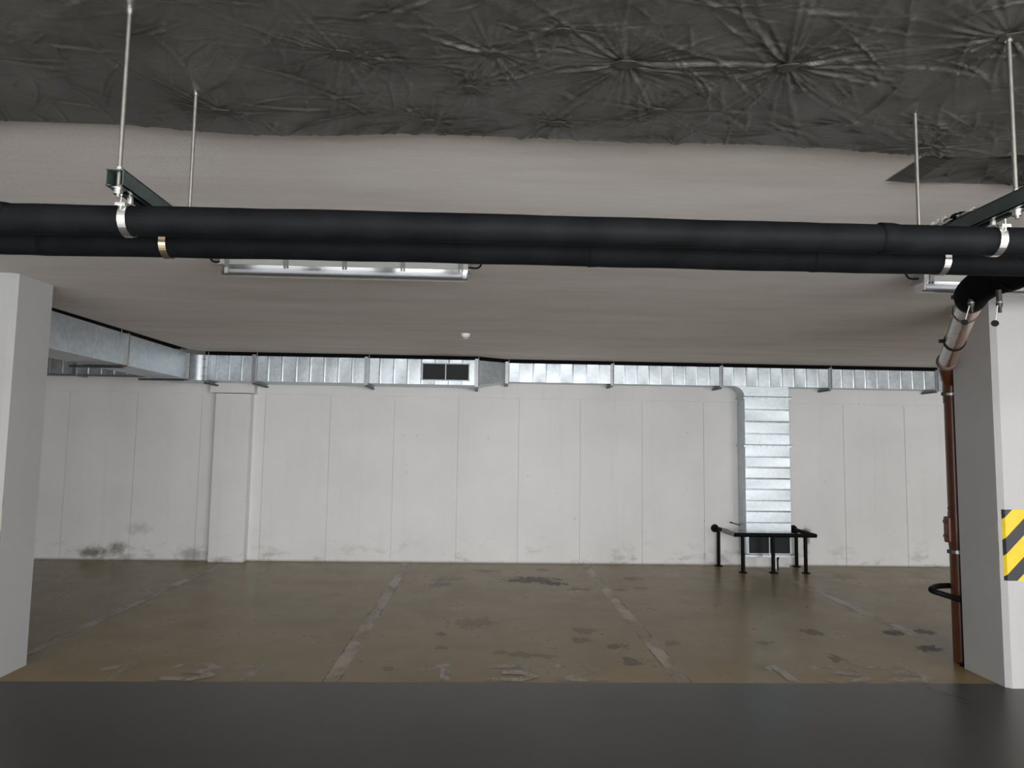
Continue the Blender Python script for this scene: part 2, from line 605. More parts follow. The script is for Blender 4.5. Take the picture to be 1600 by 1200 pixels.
# ------------------------------------------------------------------ setting: floor
YE = 4.95
floor = struct(MB().box(-14, 14, FY, 9.9, -0.15, -0.0004).build('floor', M['aisle']), 'dark grey coated aisle floor along the parking bays')
MB().box(-14, 14, FY, 0.6, -0.01, 0.0).build('bounce_apron', M['bounce_floor'], floor, 'unseen pale floor added to bounce daylight onto the ceiling')
MB().box(-14, 14, YE, 9.9, -0.01, 0.0).build('bay_coating', M['coating'], floor, 'worn yellowish beige coating of the parking bays')
lines = []
for x, y0, y1 in ((-5.80, YE, 9.8), (-3.385, YE + 0.35, 9.62), (-1.0, YE, 9.8), (1.395, YE, 9.8), (3.80, 6.2, 9.8), (6.2, YE, 9.8)):
    MB().add([(x - 0.055, y0, 0.0008), (x + 0.055, y0, 0.0008), (x + 0.055, y1, 0.0008), (x - 0.055, y1, 0.0008)], [(0, 1, 2, 3)]).build('parking_line', M['line'], floor)
    for sx in (-0.055, 0.055):
        MB().add([(x + sx - 0.006, y0, 0.0014), (x + sx + 0.006, y0, 0.0014), (x + sx + 0.006, y1, 0.0014), (x + sx - 0.006, y1, 0.0014)], [(0, 1, 2, 3)]).build('line_edge', M['line_edge'], floor)

for x0, x1 in ((2.58, 3.02), (2.66, 3.10), (2.76, 3.18)):
    MB().add([(x0, 5.42, 0.0012), (x0 + 0.022, 5.42, 0.0012), (x1 + 0.022, 4.55, 0.0012), (x1, 4.55, 0.0012)], [(0, 1, 2, 3)]).build('tyre_mark', M['line_edge'], floor)

GLYPH = {
    '1': [[(-0.14, 0.22), (0.03, 0.33)], [(0.03, 0.33), (0.03, 0.0)]],
    '2': [[(-0.17, 0.26), (-0.10, 0.32), (0.08, 0.32), (0.15, 0.25), (0.12, 0.17), (-0.15, 0.02)], [(-0.16, 0.02), (0.18, 0.02)]],
    '3': [[(-0.16, 0.30), (0.06, 0.32), (0.14, 0.25), (0.08, 0.18), (-0.04, 0.17)], [(-0.04, 0.17), (0.10, 0.15), (0.16, 0.08), (0.06, 0.01), (-0.17, 0.02)]],
}


def stroke(mb, pts, hw, z):
    for (ax, ay), (bx, by) in zip(pts, pts[1:]):
        z += 0.0002
        d = Vector((bx - ax, by - ay))
        n = Vector((-d.y, d.x)).normalized() * hw
        e = d.normalized() * hw * 0.6
        q = [(ax - e.x + n.x, ay - e.y + n.y), (ax - e.x - n.x, ay - e.y - n.y), (bx + e.x - n.x, by + e.y - n.y), (bx + e.x + n.x, by + e.y + n.y)]
        mb.add([(x, y, z) for x, y in q], [(0, 1, 2, 3)])


for txt, xs in (('131', (-2.49, -1.995, -1.60)), ('132', (-0.27, 0.215, 0.68)), ('133', (2.145, 2.60, 3.03))):
    for ch, x in zip(txt, xs):
        mb = MB()
        for k, s in enumerate(GLYPH[ch]):
            stroke(mb, [(x + px * 0.95, YE + 0.035 + py * 1.0) for px, py in s], 0.036, 0.0015 + 0.0014 * k)
        mb.build('painted_digit', M['digit'], floor)

# ------------------------------------------------------------------ setting: walls
WY = 9.8
ZB = 2.240
wall_back = struct(MB().box(-14, 14, WY + 0.012, WY + 0.3, 0, 2.95).build('wall_back', M['wall']))
JX = [-8.27, -7.39, -6.49, -5.611, -4.712, -3.85, -2.995, -2.113, -1.24, -0.361, 0.475, 1.327, 2.190, 3.056, 3.96, 4.50, 5.045, 5.923, 6.80, 7.68, 8.56]
for a, b in zip(JX, JX[1:]):
    if a == 3.96:
        continue
    if a == 4.50:
        a = 3.96
    g = 0.0022
    MB().box(a + g, b - g, WY + random.uniform(-0.0012, 0.0012), WY + 0.03, 0.0, ZB - 0.006, 0.0012).build('wall_panel', M['wall'], wall_back)
MB().box(-14, 14, WY - 0.012, WY + 0.05, ZB + 0.004, 2.95, 0.002).build('wall_band', M['wall'], wall_back)
for i, (x0, x1, dy) in enumerate(((-3.615, -3.150, 0.15),)):
    pil = struct(MB().box(x0, x1, WY - dy, WY + 0.02, 0, ZB - 0.004, 0.006).build('trim_1', M['wall']), 'shallow painted pilaster on the back wall')
    MB().box(x0 - 0.075, x1 + 0.045, WY - dy - 0.012, WY, ZB + 0.004, 2.62, 0.006).build('pilaster_head', M['wall'], pil)
struct(MB().box(-14.3, -14, FY, WY + 0.3, 0, 2.95).build('wall_left', M['dim_wall']))
struct(MB().box(14, 14.3, FY, WY + 0.3, 0, 2.95).build('wall_right', M['wall']))
# the wall behind the viewer with its daylight openings
mb = MB()
edges = [-14.0]
for ox, ow in OPEN:
    edges += [ox - ow / 2, ox + ow / 2]
edges.append(14.0)
for a, b in zip(edges[0::2], edges[1::2]):
    mb.box(a, b, FY - 0.3, FY, 0, 2.95)
mb.box(-14, 14, FY - 0.3, FY, 0, 0.08)
mb.box(-14, 14, FY - 0.3, FY, 2.60, 2.95)
struct(mb.build('wall_front', M['wall']))

# ------------------------------------------------------------------ setting: ceiling
mb = MB()


def slab(poly, top=2.84):
    n = len(poly)
    vs = [(x, y, zc(y)) for x, y in poly] + [(x, y, top) for x, y in poly]
    fs = [tuple(range(n))[::-1], tuple(range(n, 2 * n))] + [(i, (i + 1) % n, n + (i + 1) % n, n + i) for i in range(n)]
    mb.add(vs, fs)


YL, YR = 9.235, 9.48
arc = [(-3.76 + 0.14 - 0.14 * math.cos(t), YL - 0.14 + 0.14 * math.sin(t)) for t in np.linspace(0, math.pi / 2, 6)]
slab([(-3.76, 1.0)] + arc + [(-0.08, YL), (0.27, YR), (14, YR), (14, 1.0)])
slab([(-14, FY), (14, FY), (14, 1.0), (-14, 1.0)])
slab([(-14, 1.0), (-4.24, 1.0), (-4.24, 9.5), (-14, 9.5)])
ceiling = struct(mb.build('ceiling', M['ceiling']))
MB().box(-14, 14, FY, WY + 0.05, 2.842, 3.0).build('slab', M['dark_slab'], ceiling)

# ------------------------------------------------------------------ pillars
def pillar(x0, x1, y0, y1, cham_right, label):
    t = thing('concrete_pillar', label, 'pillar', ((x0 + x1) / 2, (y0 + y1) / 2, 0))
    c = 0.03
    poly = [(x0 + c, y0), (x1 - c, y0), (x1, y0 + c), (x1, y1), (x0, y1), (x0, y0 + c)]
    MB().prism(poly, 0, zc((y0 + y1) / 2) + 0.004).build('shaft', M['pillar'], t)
    # hazard band: a thin printed sleeve wrapped round front face and chamfers
    e = 0.002
    band = [(x0 - e * 0.4, y0 + c + 0.004), (x0 + c - e * 0.4, y0 - e), (x1 - c + e * 0.4, y0 - e), (x1 + e * 0.4, y0 + c + 0.004), (x1 - 0.004, y0 + c + 0.01), (x1 - c, y0 + 0.004), (x0 + c, y0 + 0.004), (x0 + 0.004, y0 + c + 0.01)]
    MB().prism(band, 0.72, 1.205).build('hazard_band', M['hazard_left' if cham_right else 'hazard_right'], t, 'yellow and black diagonal hazard stripes')
    return t


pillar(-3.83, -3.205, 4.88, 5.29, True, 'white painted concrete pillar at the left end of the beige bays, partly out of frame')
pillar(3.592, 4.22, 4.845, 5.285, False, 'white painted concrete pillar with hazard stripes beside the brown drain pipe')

# ------------------------------------------------------------------ galvanised ducts
def beads(a0, a1, pitch, amp):
    """profile of a stiffened sheet: a rolled ridge at every fold and a slightly dished panel between"""
    n = max(1, round((a1 - a0) / pitch))
    p = (a1 - a0) / n
    out = [(a0, 0.0)]
    for i in range(n):
        b = a0 + p * i
        sg = (1 if i % 2 else -1) * amp * random.uniform(0.15, 0.6)
        tl = random.uniform(-0.25, 0.25) * amp
        for t in (0.10, 0.3, 0.5, 0.7, 0.90):
            out.append((b + p * t, sg * 4 * t * (1 - t) * 0.5 + tl * (t - 0.5)))
        if i < n - 1:
            e = b + p
            rg = amp * random.uniform(0.35, 0.9)
            out += [(e - 0.007, 0.0), (e - 0.0015, rg), (e + 0.0025, rg * 0.9), (e + 0.009, 0.0)]
    out.append((a1, 0.0))
    return out


def sheet_h(x0, x1, yf, yb, z0, z1, pitch=0.172, amp=0.005, holes=None):
    """horizontal duct section along X; the front sheet carries vertical beads"""
    mb = MB()
    bd = beads(x0, x1, pitch, amp)
    vs, fs = [], []
    zz = [z0, z0 + 0.012, z1 - 0.012, z1]
    for a, d in bd:
        for j, z in enumerate(zz):
            vs.append((a, yf - (d if j in (1, 2) else 0), z))
    for i in range(len(bd) - 1):
        for j in range(3):
            fs.append((i * 4 + j, (i + 1) * 4 + j, (i + 1) * 4 + j + 1, i * 4 + j + 1))
    mb.add(vs, fs, True)
    n = len(bd)
    # under side with the same pitch, top and back plain
    mb.add([(x0, yf, z0), (x1, yf, z0), (x1, yb, z0), (x0, yb, z0), (x0, yf, z1), (x1, yf, z1), (x1, yb, z1), (x0, yb, z1)],
           [(0, 3, 2, 1), (4, 5, 6, 7), (2, 3, 7, 6), (0, 4, 7, 3), (1, 2, 6, 5)])
    return mb


def flange_x(x, yf, yb, z0, z1, wd=0.044, pr=0.024):
    mb = MB()
    for s in (-1, 1):
        a, b = (x - wd / 2, x - 0.001) if s < 0 else (x + 0.001, x + wd / 2)
        mb.box(a, b, yf - pr, yf + 0.002, z0 - pr, z1 + pr * 0.7)
        mb.box(a, b, yf, yb, z0 - pr, z0 + 0.002)
        mb.box(a, b, yf, yb, z1 - 0.002, z1 + pr * 0.7)
    for k in range(3):
        z = z0 + (z1 - z0) * (k + 0.5) / 3
        mb.tube([(x - 0.022, yf - 0.012, z), (x + 0.022, yf - 0.012, z)], 0.005, 6)
    return mb


def support(x, yf, z0, parent, skew=0.0):
    """channel bar under the duct, from the wall out to its front, hung on a short rod"""
    mb = MB()
    mb.box(x - 0.02, x + 0.02, yf - 0.015, WY - 0.02, z0 - 0.045, z0 - 0.024)
    mb.build('support_bar', M['strut'], parent)
    MB().tube([(x + 0.028, yf - 0.03, z0 - 0.03), (x + 0.028, yf - 0.03, 2.845)], 0.0045, 8).build('hanger_rod', M['rod'], parent)


def grille(parent, x0, x1, yf, z0, z1, nb, fm):
    fr = 0.014
    mb = MB()
    mb.box(x0, x1, yf - 0.014, yf + 0.004, z1 - fr, z1, 0.003)
    mb.box(x0, x1, yf - 0.014, yf + 0.004, z0, z0 + fr, 0.003)
    mb.box(x0, x0 + fr, yf - 0.014, yf + 0.004, z0, z1, 0.003)
    mb.box(x1 - fr, x1, yf - 0.014, yf + 0.004, z0, z1, 0.003)
    g = mb.build('grille_frame', fm, parent, 'galvanised frame of the dark air grille')
    xm = (x0 + x1) / 2
    MB().box(xm - 0.006, xm + 0.006, yf - 0.012, yf, z0 + fr, z1 - fr).build('mullion', M['flange'], g)
    MB().box(x0 + fr, x1 - fr, yf - 0.0035, yf - 0.0015, z0 + fr, z1 - fr).build('dark_backing', M['void'], g)
    mb = MB()
    for i in range(1, nb):
        x = x0 + fr + (x1 - x0 - 2 * fr) * i / nb
        mb.box(x - 0.0022, x + 0.0022, yf - 0.010, yf - 0.003, z0 + fr, z1 - fr)
    nz = max(5, int((z1 - z0) / 0.022))
    for i in range(1, nz):
        z = z0 + fr + (z1 - z0 - 2 * fr) * i / nz
        mb.box(x0 + fr, x1 - fr, yf - 0.008, yf - 0.003, z - 0.0016, z + 0.0016)
    o = mb.build('grille_bars', M['bars'], g)
    o['kind'] = 'stuff'


ZL0, ZR0, ZT = 2.374, 2.448, 2.702
XGAP = -3.63
main = thing('ventilation_duct', 'long galvanised air duct along the back wall with a square grille in it', 'duct', (1.0, 9.6, ZL0))
LF, RF, YB = 9.25, 9.5, 9.76
xl = [-3.63, -2.994, -1.551, -0.117]
for a, b in zip(xl, xl[1:]):
    sheet_h(a, b, LF, YB, ZL0, ZT, 0.18).build('duct_section', M['galv'], main)
xr = [0.288, 1.720, 3.213, 4.722, 6.214, 7.7]
for a, b in zip(xr, xr[1:]):
    sheet_h(a, b, RF, YB, ZR0, ZT, 0.172).build('duct_section', M['galv'], main)
# tapered piece between the deep and the shallow run
xa, xb = -0.117, 0.288
mb = MB()
A = [(xa, LF, ZL0), (xa, YB, ZL0), (xa, YB, ZT), (xa, LF, ZT)]
B = [(xb, RF, ZR0), (xb, YB, ZR0), (xb, YB, ZT), (xb, RF, ZT)]
n = 4
for i in range(n):
    t0, t1 = i / n, (i + 1) / n

    def lerp(t, k):
        v = Vector(A[k]).lerp(Vector(B[k]), t)
        return v + Vector((-0.53, -0.85, 0)) * (0.004 if 0 < t < 1 and (round(t * n) % 2) and k in (0, 3) else 0)
    r0 = [lerp(t0, k) for k in range(4)]
    r1 = [lerp(t1, k) for k in range(4)]
    mb.add(r0 + r1, [(k, (k + 1) % 4, 4 + (k + 1) % 4, 4 + k) for k in range(4)])
mb.build('duct_taper', M['galv'], main, 'angled galvanised taper piece right of the grille')
for x in xl[1:]:
    flange_x(x, LF, YB, ZL0, ZT).build('flange', M['flange'], main)
for x in xr:
    flange_x(x, RF, YB, ZR0, ZT).build('flange', M['flange'], main)
flange_x(xl[0], LF, YB, ZL0, ZT, 0.02, 0.012).build('flange', M['flange'], main)
for x, f, z in ((-3.60, LF, ZL0), (-2.98, LF, ZL0), (-1.54, LF, ZL0), (-0.117, LF, ZL0), (0.288, RF, ZR0), (1.70, RF, ZR0), (3.19, RF, ZR0), (4.70, RF, ZR0), (6.19, RF, ZR0)):
    support(x, f, z, main)
for a, b, f in ((XGAP, -0.117, LF), (0.288, 7.7, RF)):  # black strip added so the gap above the duct looks dark
    MB().box(a, b, f + 0.012, YB + 0.03, ZT + 0.001, 2.84).build('gap_darkener', M['gap_dark'], main, 'black strip added to darken the gap between duct and ceiling')
MB().prism([(-0.117, LF + 0.012), (0.288, RF + 0.012), (0.288, YB), (-0.117, YB)], ZT + 0.001, 2.84).build('gap_darkener', M['gap_dark'], main)
grille(main, -0.83, -0.208, LF - 0.004, 2.425, 2.655, 34, M['flange'])

# duct down the left side, running towards the viewer, with its curved elbow
XF, XBk = -3.77, -4.21
left = thing('ventilation_duct', 'galvanised air duct running out of the corner above the left pillar', 'duct', (-4.0, 6.5, ZL0))
ys = [2.0, 4.0, 5.9, 7.55, 9.10]
for a, b in zip(ys, ys[1:]):
    mb = MB()
    bd = beads(a, b, 0.30, 0.001)
    vs, fs = [], []
    for y, d in bd:
        for z in (ZL0, ZT):
            vs.append((XF + d, y, z))
    for i in range(len(bd) - 1):
        fs.append((2 * i, 2 * i + 2, 2 * i + 3, 2 * i + 1))
    mb.add(vs, fs)
    mb.add([(XF, a, ZL0), (XF, b, ZL0), (XBk, b, ZL0), (XBk, a, ZL0), (XF, a, ZT), (XF, b, ZT), (XBk, b, ZT), (XBk, a, ZT)],
           [(0, 3, 2, 1), (4, 5, 6, 7), (2, 3, 7, 6), (0, 4, 7, 3), (1, 2, 6, 5)])
    mb.build('duct_section', M['galv'], left)
for y in ys[1:]:
    mb = MB()
    mb.box(XF - 0.002, XF + 0.018, y - 0.013, y + 0.013, ZL0 - 0.02, ZT + 0.012)
    mb.box(XBk, XF, y - 0.013, y + 0.013, ZL0 - 0.02, ZL0 + 0.002)
    mb.box(XBk, XF, y - 0.013, y + 0.013, ZT - 0.002, ZT + 0.012)
    mb.build('flange', M['rod'], left)
for y in (7.4, 8.86):
    MB().tube([(XF + 0.008, y, ZT - 0.05), (XF + 0.008, y, 2.842)], 0.0045, 8).build('hanger_rod', M['rod'], left)
    MB().box(XBk - 0.05, XF + 0.05, y - 0.02, y + 0.02, ZL0 - 0.045, ZL0 - 0.024).build('support_bar', M['strut'], left)
r = 0.14
mb = MB()
ar = [(XF + r - r * math.cos(t), 9.11 + (LF - 9.11) * math.sin(t)) for t in np.linspace(0, math.pi / 2, 10)]
vs = [(x, y, z) for x, y in ar for z in (ZL0, ZT)]
mb.add(vs, [(2 * i, 2 * i + 2, 2 * i + 3, 2 * i + 1) for i in range(9)], True)
mb.add([(x, y, ZL0) for x, y in ar] + [(ar[-1][0], YB, ZL0), (XBk, YB, ZL0), (XBk, 9.11, ZL0)], [tuple(range(13))])
mb.add([(x, y, ZT) for x, y in ar] + [(ar[-1][0], YB, ZT), (XBk, YB, ZT), (XBk, 9.11, ZT)], [tuple(range(13))])
mb.add([(ar[-1][0], YB, ZL0), (XBk, YB, ZL0), (XBk, 9.11, ZL0), (ar[-1][0], YB, ZT), (XBk, YB, ZT), (XBk, 9.11, ZT)], [(0, 1, 4, 3), (1, 2, 5, 4)])
mb.build('duct_elbow', M['galv'], left, 'curved shiny inner corner of the duct elbow')

# shaded branch that goes on along the back wall beyond the corner
far = thing('ventilation_duct', 'dim ribbed air duct on the back wall glimpsed under the corner duct', 'duct', (-5.6, 9.6, ZR0))
for a, b in ((-8.6, -6.9), (-6.9, -5.4), (-5.4, XBk - 0.02)):
    sheet_h(a, b, RF, YB, ZR0, ZT, 0.17, 0.008).build('duct_section', M['galv'], far)
for x in (-6.9, -5.4):
    flange_x(x, RF, YB, ZR0, ZT).build('flange', M['flange'], far)
MB().box(-8.6, XBk, RF - 0.006, RF + 0.02, ZR0 - 0.028, ZR0 - 0.002).build('edge_rail', M['flange'], far)

# drop duct
VX0, VX1, VF = 3.532, 4.142, 9.505
drop = thing('ventilation_duct', 'bright vertical galvanised duct coming down the back wall behind the black barrier', 'duct', (3.837, 9.6, 0))
pz = [0.18, 0.45, 1.639, 2.291]


def sheet_v(x0, x1, yf, yb, z0, z1, pitch=0.148, amp=0.006):
    mb = MB()
    bd = beads(z0, z1, pitch, amp)
    xx = [x0, x0 + 0.015, x1 - 0.015, x1]
    vs, fs = [], []
    for a, d in bd:
        for j, x in enumerate(xx):
            vs.append((x, yf - (d if j in (1, 2) else 0), a))
    for i in range(len(bd) - 1):
        for j in range(3):
            fs.append((i * 4 + j, i * 4 + j + 1, (i + 1) * 4 + j + 1, (i + 1) * 4 + j))
    mb.add(vs, fs, True)
    mb.add([(x0, yf, z0), (x1, yf, z0), (x1, yb, z0), (x0, yb, z0), (x0, yf, z1), (x1, yf, z1), (x1, yb, z1), (x0, yb, z1)],
           [(0, 3, 2, 1), (4, 5, 6, 7), (2, 3, 7, 6), (0, 4, 7, 3), (1, 2, 6, 5)])
    return mb


sheet_v(VX0, VX1, VF, YB + 0.02, pz[0], pz[2]).build('duct_section', M['galv'], drop)
sheet_v(VX0, VX1, VF, YB + 0.02, pz[2], pz[3]).build('duct_section', M['galv'], drop)
# shoe with a rounded left flank joining the horizontal run
rr = 0.15
poly = [(VX1, pz[3]), (VX1, ZR0 - 0.002)] + [(VX0 - rr + rr * math.sin(t), pz[3] + 0.008 + rr * math.cos(t) * (ZR0 - 0.002 - pz[3] - 0.008) / rr) for t in np.linspace(0, math.pi / 2, 8)] + [(VX0, pz[3])]
MB().prism(poly, VF, YB, 'y').build('duct_shoe', M['galv'], drop, 'galvanised branch piece with a rounded left flank')
for z in pz[1:] + [pz[0]]:
    if z == pz[1]:
        continue
    mb = MB()
    pr = 0.024
    for a, b in ((z - 0.016, z - 0.001), (z + 0.001, z + 0.016)):
        mb.box(VX0 - pr, VX1 + pr, VF - pr, VF + 0.002, a, b)
        mb.box(VX0 - pr, VX0 + 0.002, VF, YB, a, b)
        mb.box(VX1 - 0.002, VX1 + pr, VF, YB, a, b)
    for k in range(7):
        x = VX0 + (VX1 - VX0) * (k + 0.5) / 7
        mb.box(x - 0.012, x + 0.012, VF - pr - 0.006, VF - pr + 0.002, z - 0.017, z + 0.009)
    fl = mb.build('flange', M['galv'], drop)
    MB().box(VX0 - pr - 0.004, VX1 + pr + 0.004, VF - pr - 0.009, VF + 0.002, z + 0.010, z + 0.019).build('dark_seal', M['strut'], fl, 'dark seal along the flange joint')
grille(drop, VX0 + 0.012, VX1 - 0.012, VF - 0.008, 0.196, 0.452, 30, M['galv'])
MB().box(VX0 + 0.03, VX1 + 0.03, VF + 0.13, WY - 0.002, 0.0, 0.158, 0.004).build('plinth', M['wall'], drop, 'low white painted plinth under the drop duct')

st = thing('drain_tube', 'short white and black tubes standing under the drop duct grille', 'tube', (3.93, 9.53, 0))
MB().tube([(3.935, 9.525, 0.0), (3.935, 9.53, 0.154)], 0.013, 12).build('white_tube', M['plastic_w'], st, 'white tube')
MB().tube([(3.972, 9.56, 0.0), (3.970, 9.56, 0.10), (3.980, 9.55, 0.154)], 0.014, 12).build('black_tube', M['black'], st, 'black tube')

# ------------------------------------------------------------------ black barrier round the drop duct
bar = thing('pipe_barrier', 'low black tubular barrier standing round the foot of the vertical duct', 'barrier', (3.78, 9.5, 0))
ZR = 0.482
MB().tube(smooth_path([(3.285, 9.225, ZR), (3.40, 9.225, ZR), (4.23, 9.215, ZR), (4.335, 9.215, ZR)], 6), 0.0265, 14).build('front_rail', M['black'], bar)
MB().tube([(3.215, 9.775, 0.502), (3.255, 9.50, 0.494)], 0.0265, 14).build('side_rail', M['black'], bar)
MB().tube([(3.245, 9.56, 0.496), (3.256, 9.48, 0.494), (3.27, 9.35, 0.489), (3.285, 9.225, ZR)], [0.031, 0.034, 0.03, 0.031], 14).build('taped_rail', M['tape'], bar, 'rail section wrapped in grey tape')
MB().tube([(4.335, 9.215, ZR), (4.318, 9.50, 0.49), (4.30, 9.775, 0.497)], 0.0265, 14).build('side_rail', M['black'], bar)
for p_ in ((3.285, 9.225, ZR), (4.335, 9.215, ZR)):
    MB().sphere(p_, 0.027).build('corner_joint', M['black'], bar)
for x in (3.20, 4.298):
    MB().tube([(x, 9.795, 0.50), (x, 9.772, 0.50)], [0.056, 0.05], 20).build('wall_flange', M['black'], bar)
for x, y, zt in ((3.225, 9.72, 0.50), (3.378, 9.228, ZR), (3.775, 9.22, ZR), (4.203, 9.218, ZR), (4.305, 9.72, 0.496)):
    p_ = MB().tube([(x, y, 0.008), (x, y, zt)], 0.0235, 14).build('post', M['black'], bar)
    MB().tube([(x, y, 0.0), (x, y, 0.009), (x, y, 0.012)], [0.054, 0.054, 0.03], 20).build('base_flange', M['black'], p_)

hk = thing('wall_hook', 'small bent metal hook sticking out of the wall above the barrier', 'hook', (3.45, 9.75, 0.57))
MB().tube([(3.545, 9.80, 0.548), (3.53, 9.75, 0.552), (3.40, 9.72, 0.588)], 0.007, 8).build('shank', M['dusty_grey'], hk)
MB().sphere((3.40, 9.72, 0.588), 0.013).build('tip', M['dusty_grey'], hk)

# ------------------------------------------------------------------ brown drain riser
rise = thing('drain_pipe', 'brown plastic drain pipe rising beside the striped pillar and slanting to the ceiling pipes', 'pipe', (3.67, 5.43, 0))
RX, RY = 3.670, 5.430
e0, e1 = Vector((3.575, 5.335, 2.285)), Vector((2.575, 3.62, 2.418))
MB().tube([(RX, RY, 0), (RX, RY, 2.06)], 0.055, 24).build('riser', M['brown'], rise)
MB().tube(smooth_path([(RX, RY, 1.98), (RX, RY, 2.06), (RX - 0.012, RY - 0.015, 2.16), tuple(e0), tuple(e0 + (e1 - e0) * 0.06)], 8), [0.060] * 9 + [0.062] * 8 + [0.066] * 16, 24).build('bend', M['brown'], rise)
MB().tube([e0 + (e1 - e0) * 0.02, e1], 0.0600, 28).build('slanted_pipe', M['brown_lit'], rise, 'slanted upper pipe with reflected light put into its paler colour')
dv = (e1 - e0).normalized()
MB().ring(e0 + dv * 0.06, dv, 0.058, 0.073, 0.025).build('socket_ring', M['ring'], rise)
MB().ring(e1 - dv * 0.30, dv, 0.058, 0.070, 0.028).build('socket_ring', M['ring'], rise)
MB().tube([e1 - dv * 0.29, e1 + dv * 0.02], 0.066, 28).build('socket', M['brown_lit'], rise)
q = e0 + (e1 - e0) * 0.42
cl = MB().ring(q, dv, 0.059, 0.067, 0.035).build('pipe_clamp', M['black'], rise, 'black clamp on the slanted pipe')
MB().box(q.x - 0.105, q.x - 0.05, q.y - 0.012, q.y + 0.012, q.z - 0.012, q.z + 0.012, 0.003).build('clamp_bolt', M['dusty_grey'], cl)
cl = MB().ring(e1 - dv * 0.04, dv, 0.065, 0.073, 0.03).build('pipe_clamp', M['black'], rise)
q = e1 - dv * 0.04
MB().box(q.x - 0.1, q.x - 0.055, q.y - 0.012, q.y + 0.012, q.z + 0.0, q.z + 0.022, 0.003).build('clamp_bolt', M['dusty_grey'], cl)
for z in (2.052, 0.832):
    c2 = MB().ring((RX, RY, z), (0, 0, 1), 0.054, 0.0605, 0.024).build('pipe_clamp', M['zinc'], rise)
    MB().box(RX - 0.075, RX - 0.055, RY - 0.015, RY + 0.015, z - 0.014, z + 0.014, 0.003).build('clamp_bolt', M['dusty_grey'], c2)
acc = MB().box(RX - 0.088, RX - 0.03, RY - 0.04, RY + 0.03, 0.90, 1.10, 0.014).build('access_cover', M['brown'], rise)
for z in (0.952, 1.062):
    MB().tube([(RX - 0.085, RY - 0.01, z), (RX - 0.108, RY - 0.01, z)], 0.013, 12).build('cover_screw', M['brown'], acc)
MB().tube([(RX, RY, 0.86), (RX, RY, 0.88), (RX, RY, 1.12), (RX, RY, 1.14)], [0.056, 0.0585, 0.0585, 0.056], 24).build('access_body', M['brown'], rise)
MB().sphere((RX - 0.058, RY - 0.01, 1.165), 0.014).build('stud', M['brown'], rise)

gd = thing('pipe_guard', 'black tubular hoop guard standing at the foot of the brown drain pipe', 'guard', (3.645, 5.33, 0))
MB().tube(smooth_path([(3.634, 5.323, 0.0), (3.634, 5.323, 0.40), (3.626, 5.324, 0.478), (3.59, 5.330, 0.494), (3.47, 5.345, 0.530), (3.425, 5.375, 0.545), (3.45, 5.42, 0.552), (3.56, 5.505, 0.555), (3.70, 5.525, 0.555), (3.90, 5.525, 0.55), (3.945, 5.525, 0.50), (3.95, 5.525, 0.30), (3.95, 5.525, 0.0)], 8), 0.021, 14).build('hoop', M['black'], gd)
for x, y in ((3.634, 5.335), (3.95, 5.525)):
    MB().tube([(x, y, 0), (x, y, 0.012)], 0.04, 16).build('base_flange', M['black'], gd)

# ------------------------------------------------------------------ black foam-covered pipes under the ceiling
def pz_f(x):
    return 2.1395 + 0.003 * (x + 0.87)


def insulated_pipe(y, r, label, seams, dz=0.0):
    t = thing('insulated_pipe', label, 'pipe', (0, y, 2.14), 'black ceiling pipes')
    pts, rs = [], []
    N = 190
    for i in range(N + 1):
        x = -4.4 + 9.6 * i / N
        pts.append((x, y + 0.0012 * math.sin(3.1 * x), pz_f(x) + dz + 0.0014 * math.sin(2.3 * x + y)))
        rs.append(r + 0.0006 * math.sin(17 * x + y) + random.uniform(-0.0004, 0.0004))
    MB().tube(pts, rs, 28).build('foam_sleeve', M['rubber'], t)
    for x, wd, ex in seams:
        MB().tube([(x - wd, y, pz_f(x) + dz), (x - wd + 0.002, y, pz_f(x) + dz), (x + wd - 0.02, y, pz_f(x) + dz), (x + wd, y, pz_f(x) + dz)], [r, r + ex, r + ex * 0.8, r], 28).build('tape_joint', M['rubber'], t)
    return t


fp = insulated_pipe(1.75, 0.0368, 'front one of the two black foam covered pipes under the ceiling, with bright clamps', [(1.03, 0.026, 0.0035), (-1.205, 0.03, 0.003)])
rp = insulated_pipe(1.97, 0.0385, 'rear black foam covered pipe under the ceiling, half hidden below the front one', [(-1.20, 0.03, 0.0022), (0.95, 0.02, 0.002), (0.3, 0.015, 0.0015)], 0.005)
del fp['group'], rp['group']

br = thing('insulated_branch_pipe', 'thick black covered branch pipe above the brown pipe top at the right edge', 'pipe', (2.5, 3.3, 2.44))
bp = smooth_path([tuple(e1 - dv * 0.02), tuple(e1 + dv * 0.09), (2.485, 3.40, 2.437), (2.475, 3.20, 2.446), (2.50, 2.6, 2.452), (2.52, 1.2, 2.46)], 8)
MB().tube(bp, [0.068, 0.071, 0.074, 0.077] + [0.081] * (len(bp) - 4), 28).build('foam_sleeve', M['branch_foam'], br)
MB().ring((2.476, 3.22, 2.445), (0, 1, 0), 0.079, 0.084, 0.05).build('tape_joint', M['branch_foam'], br)


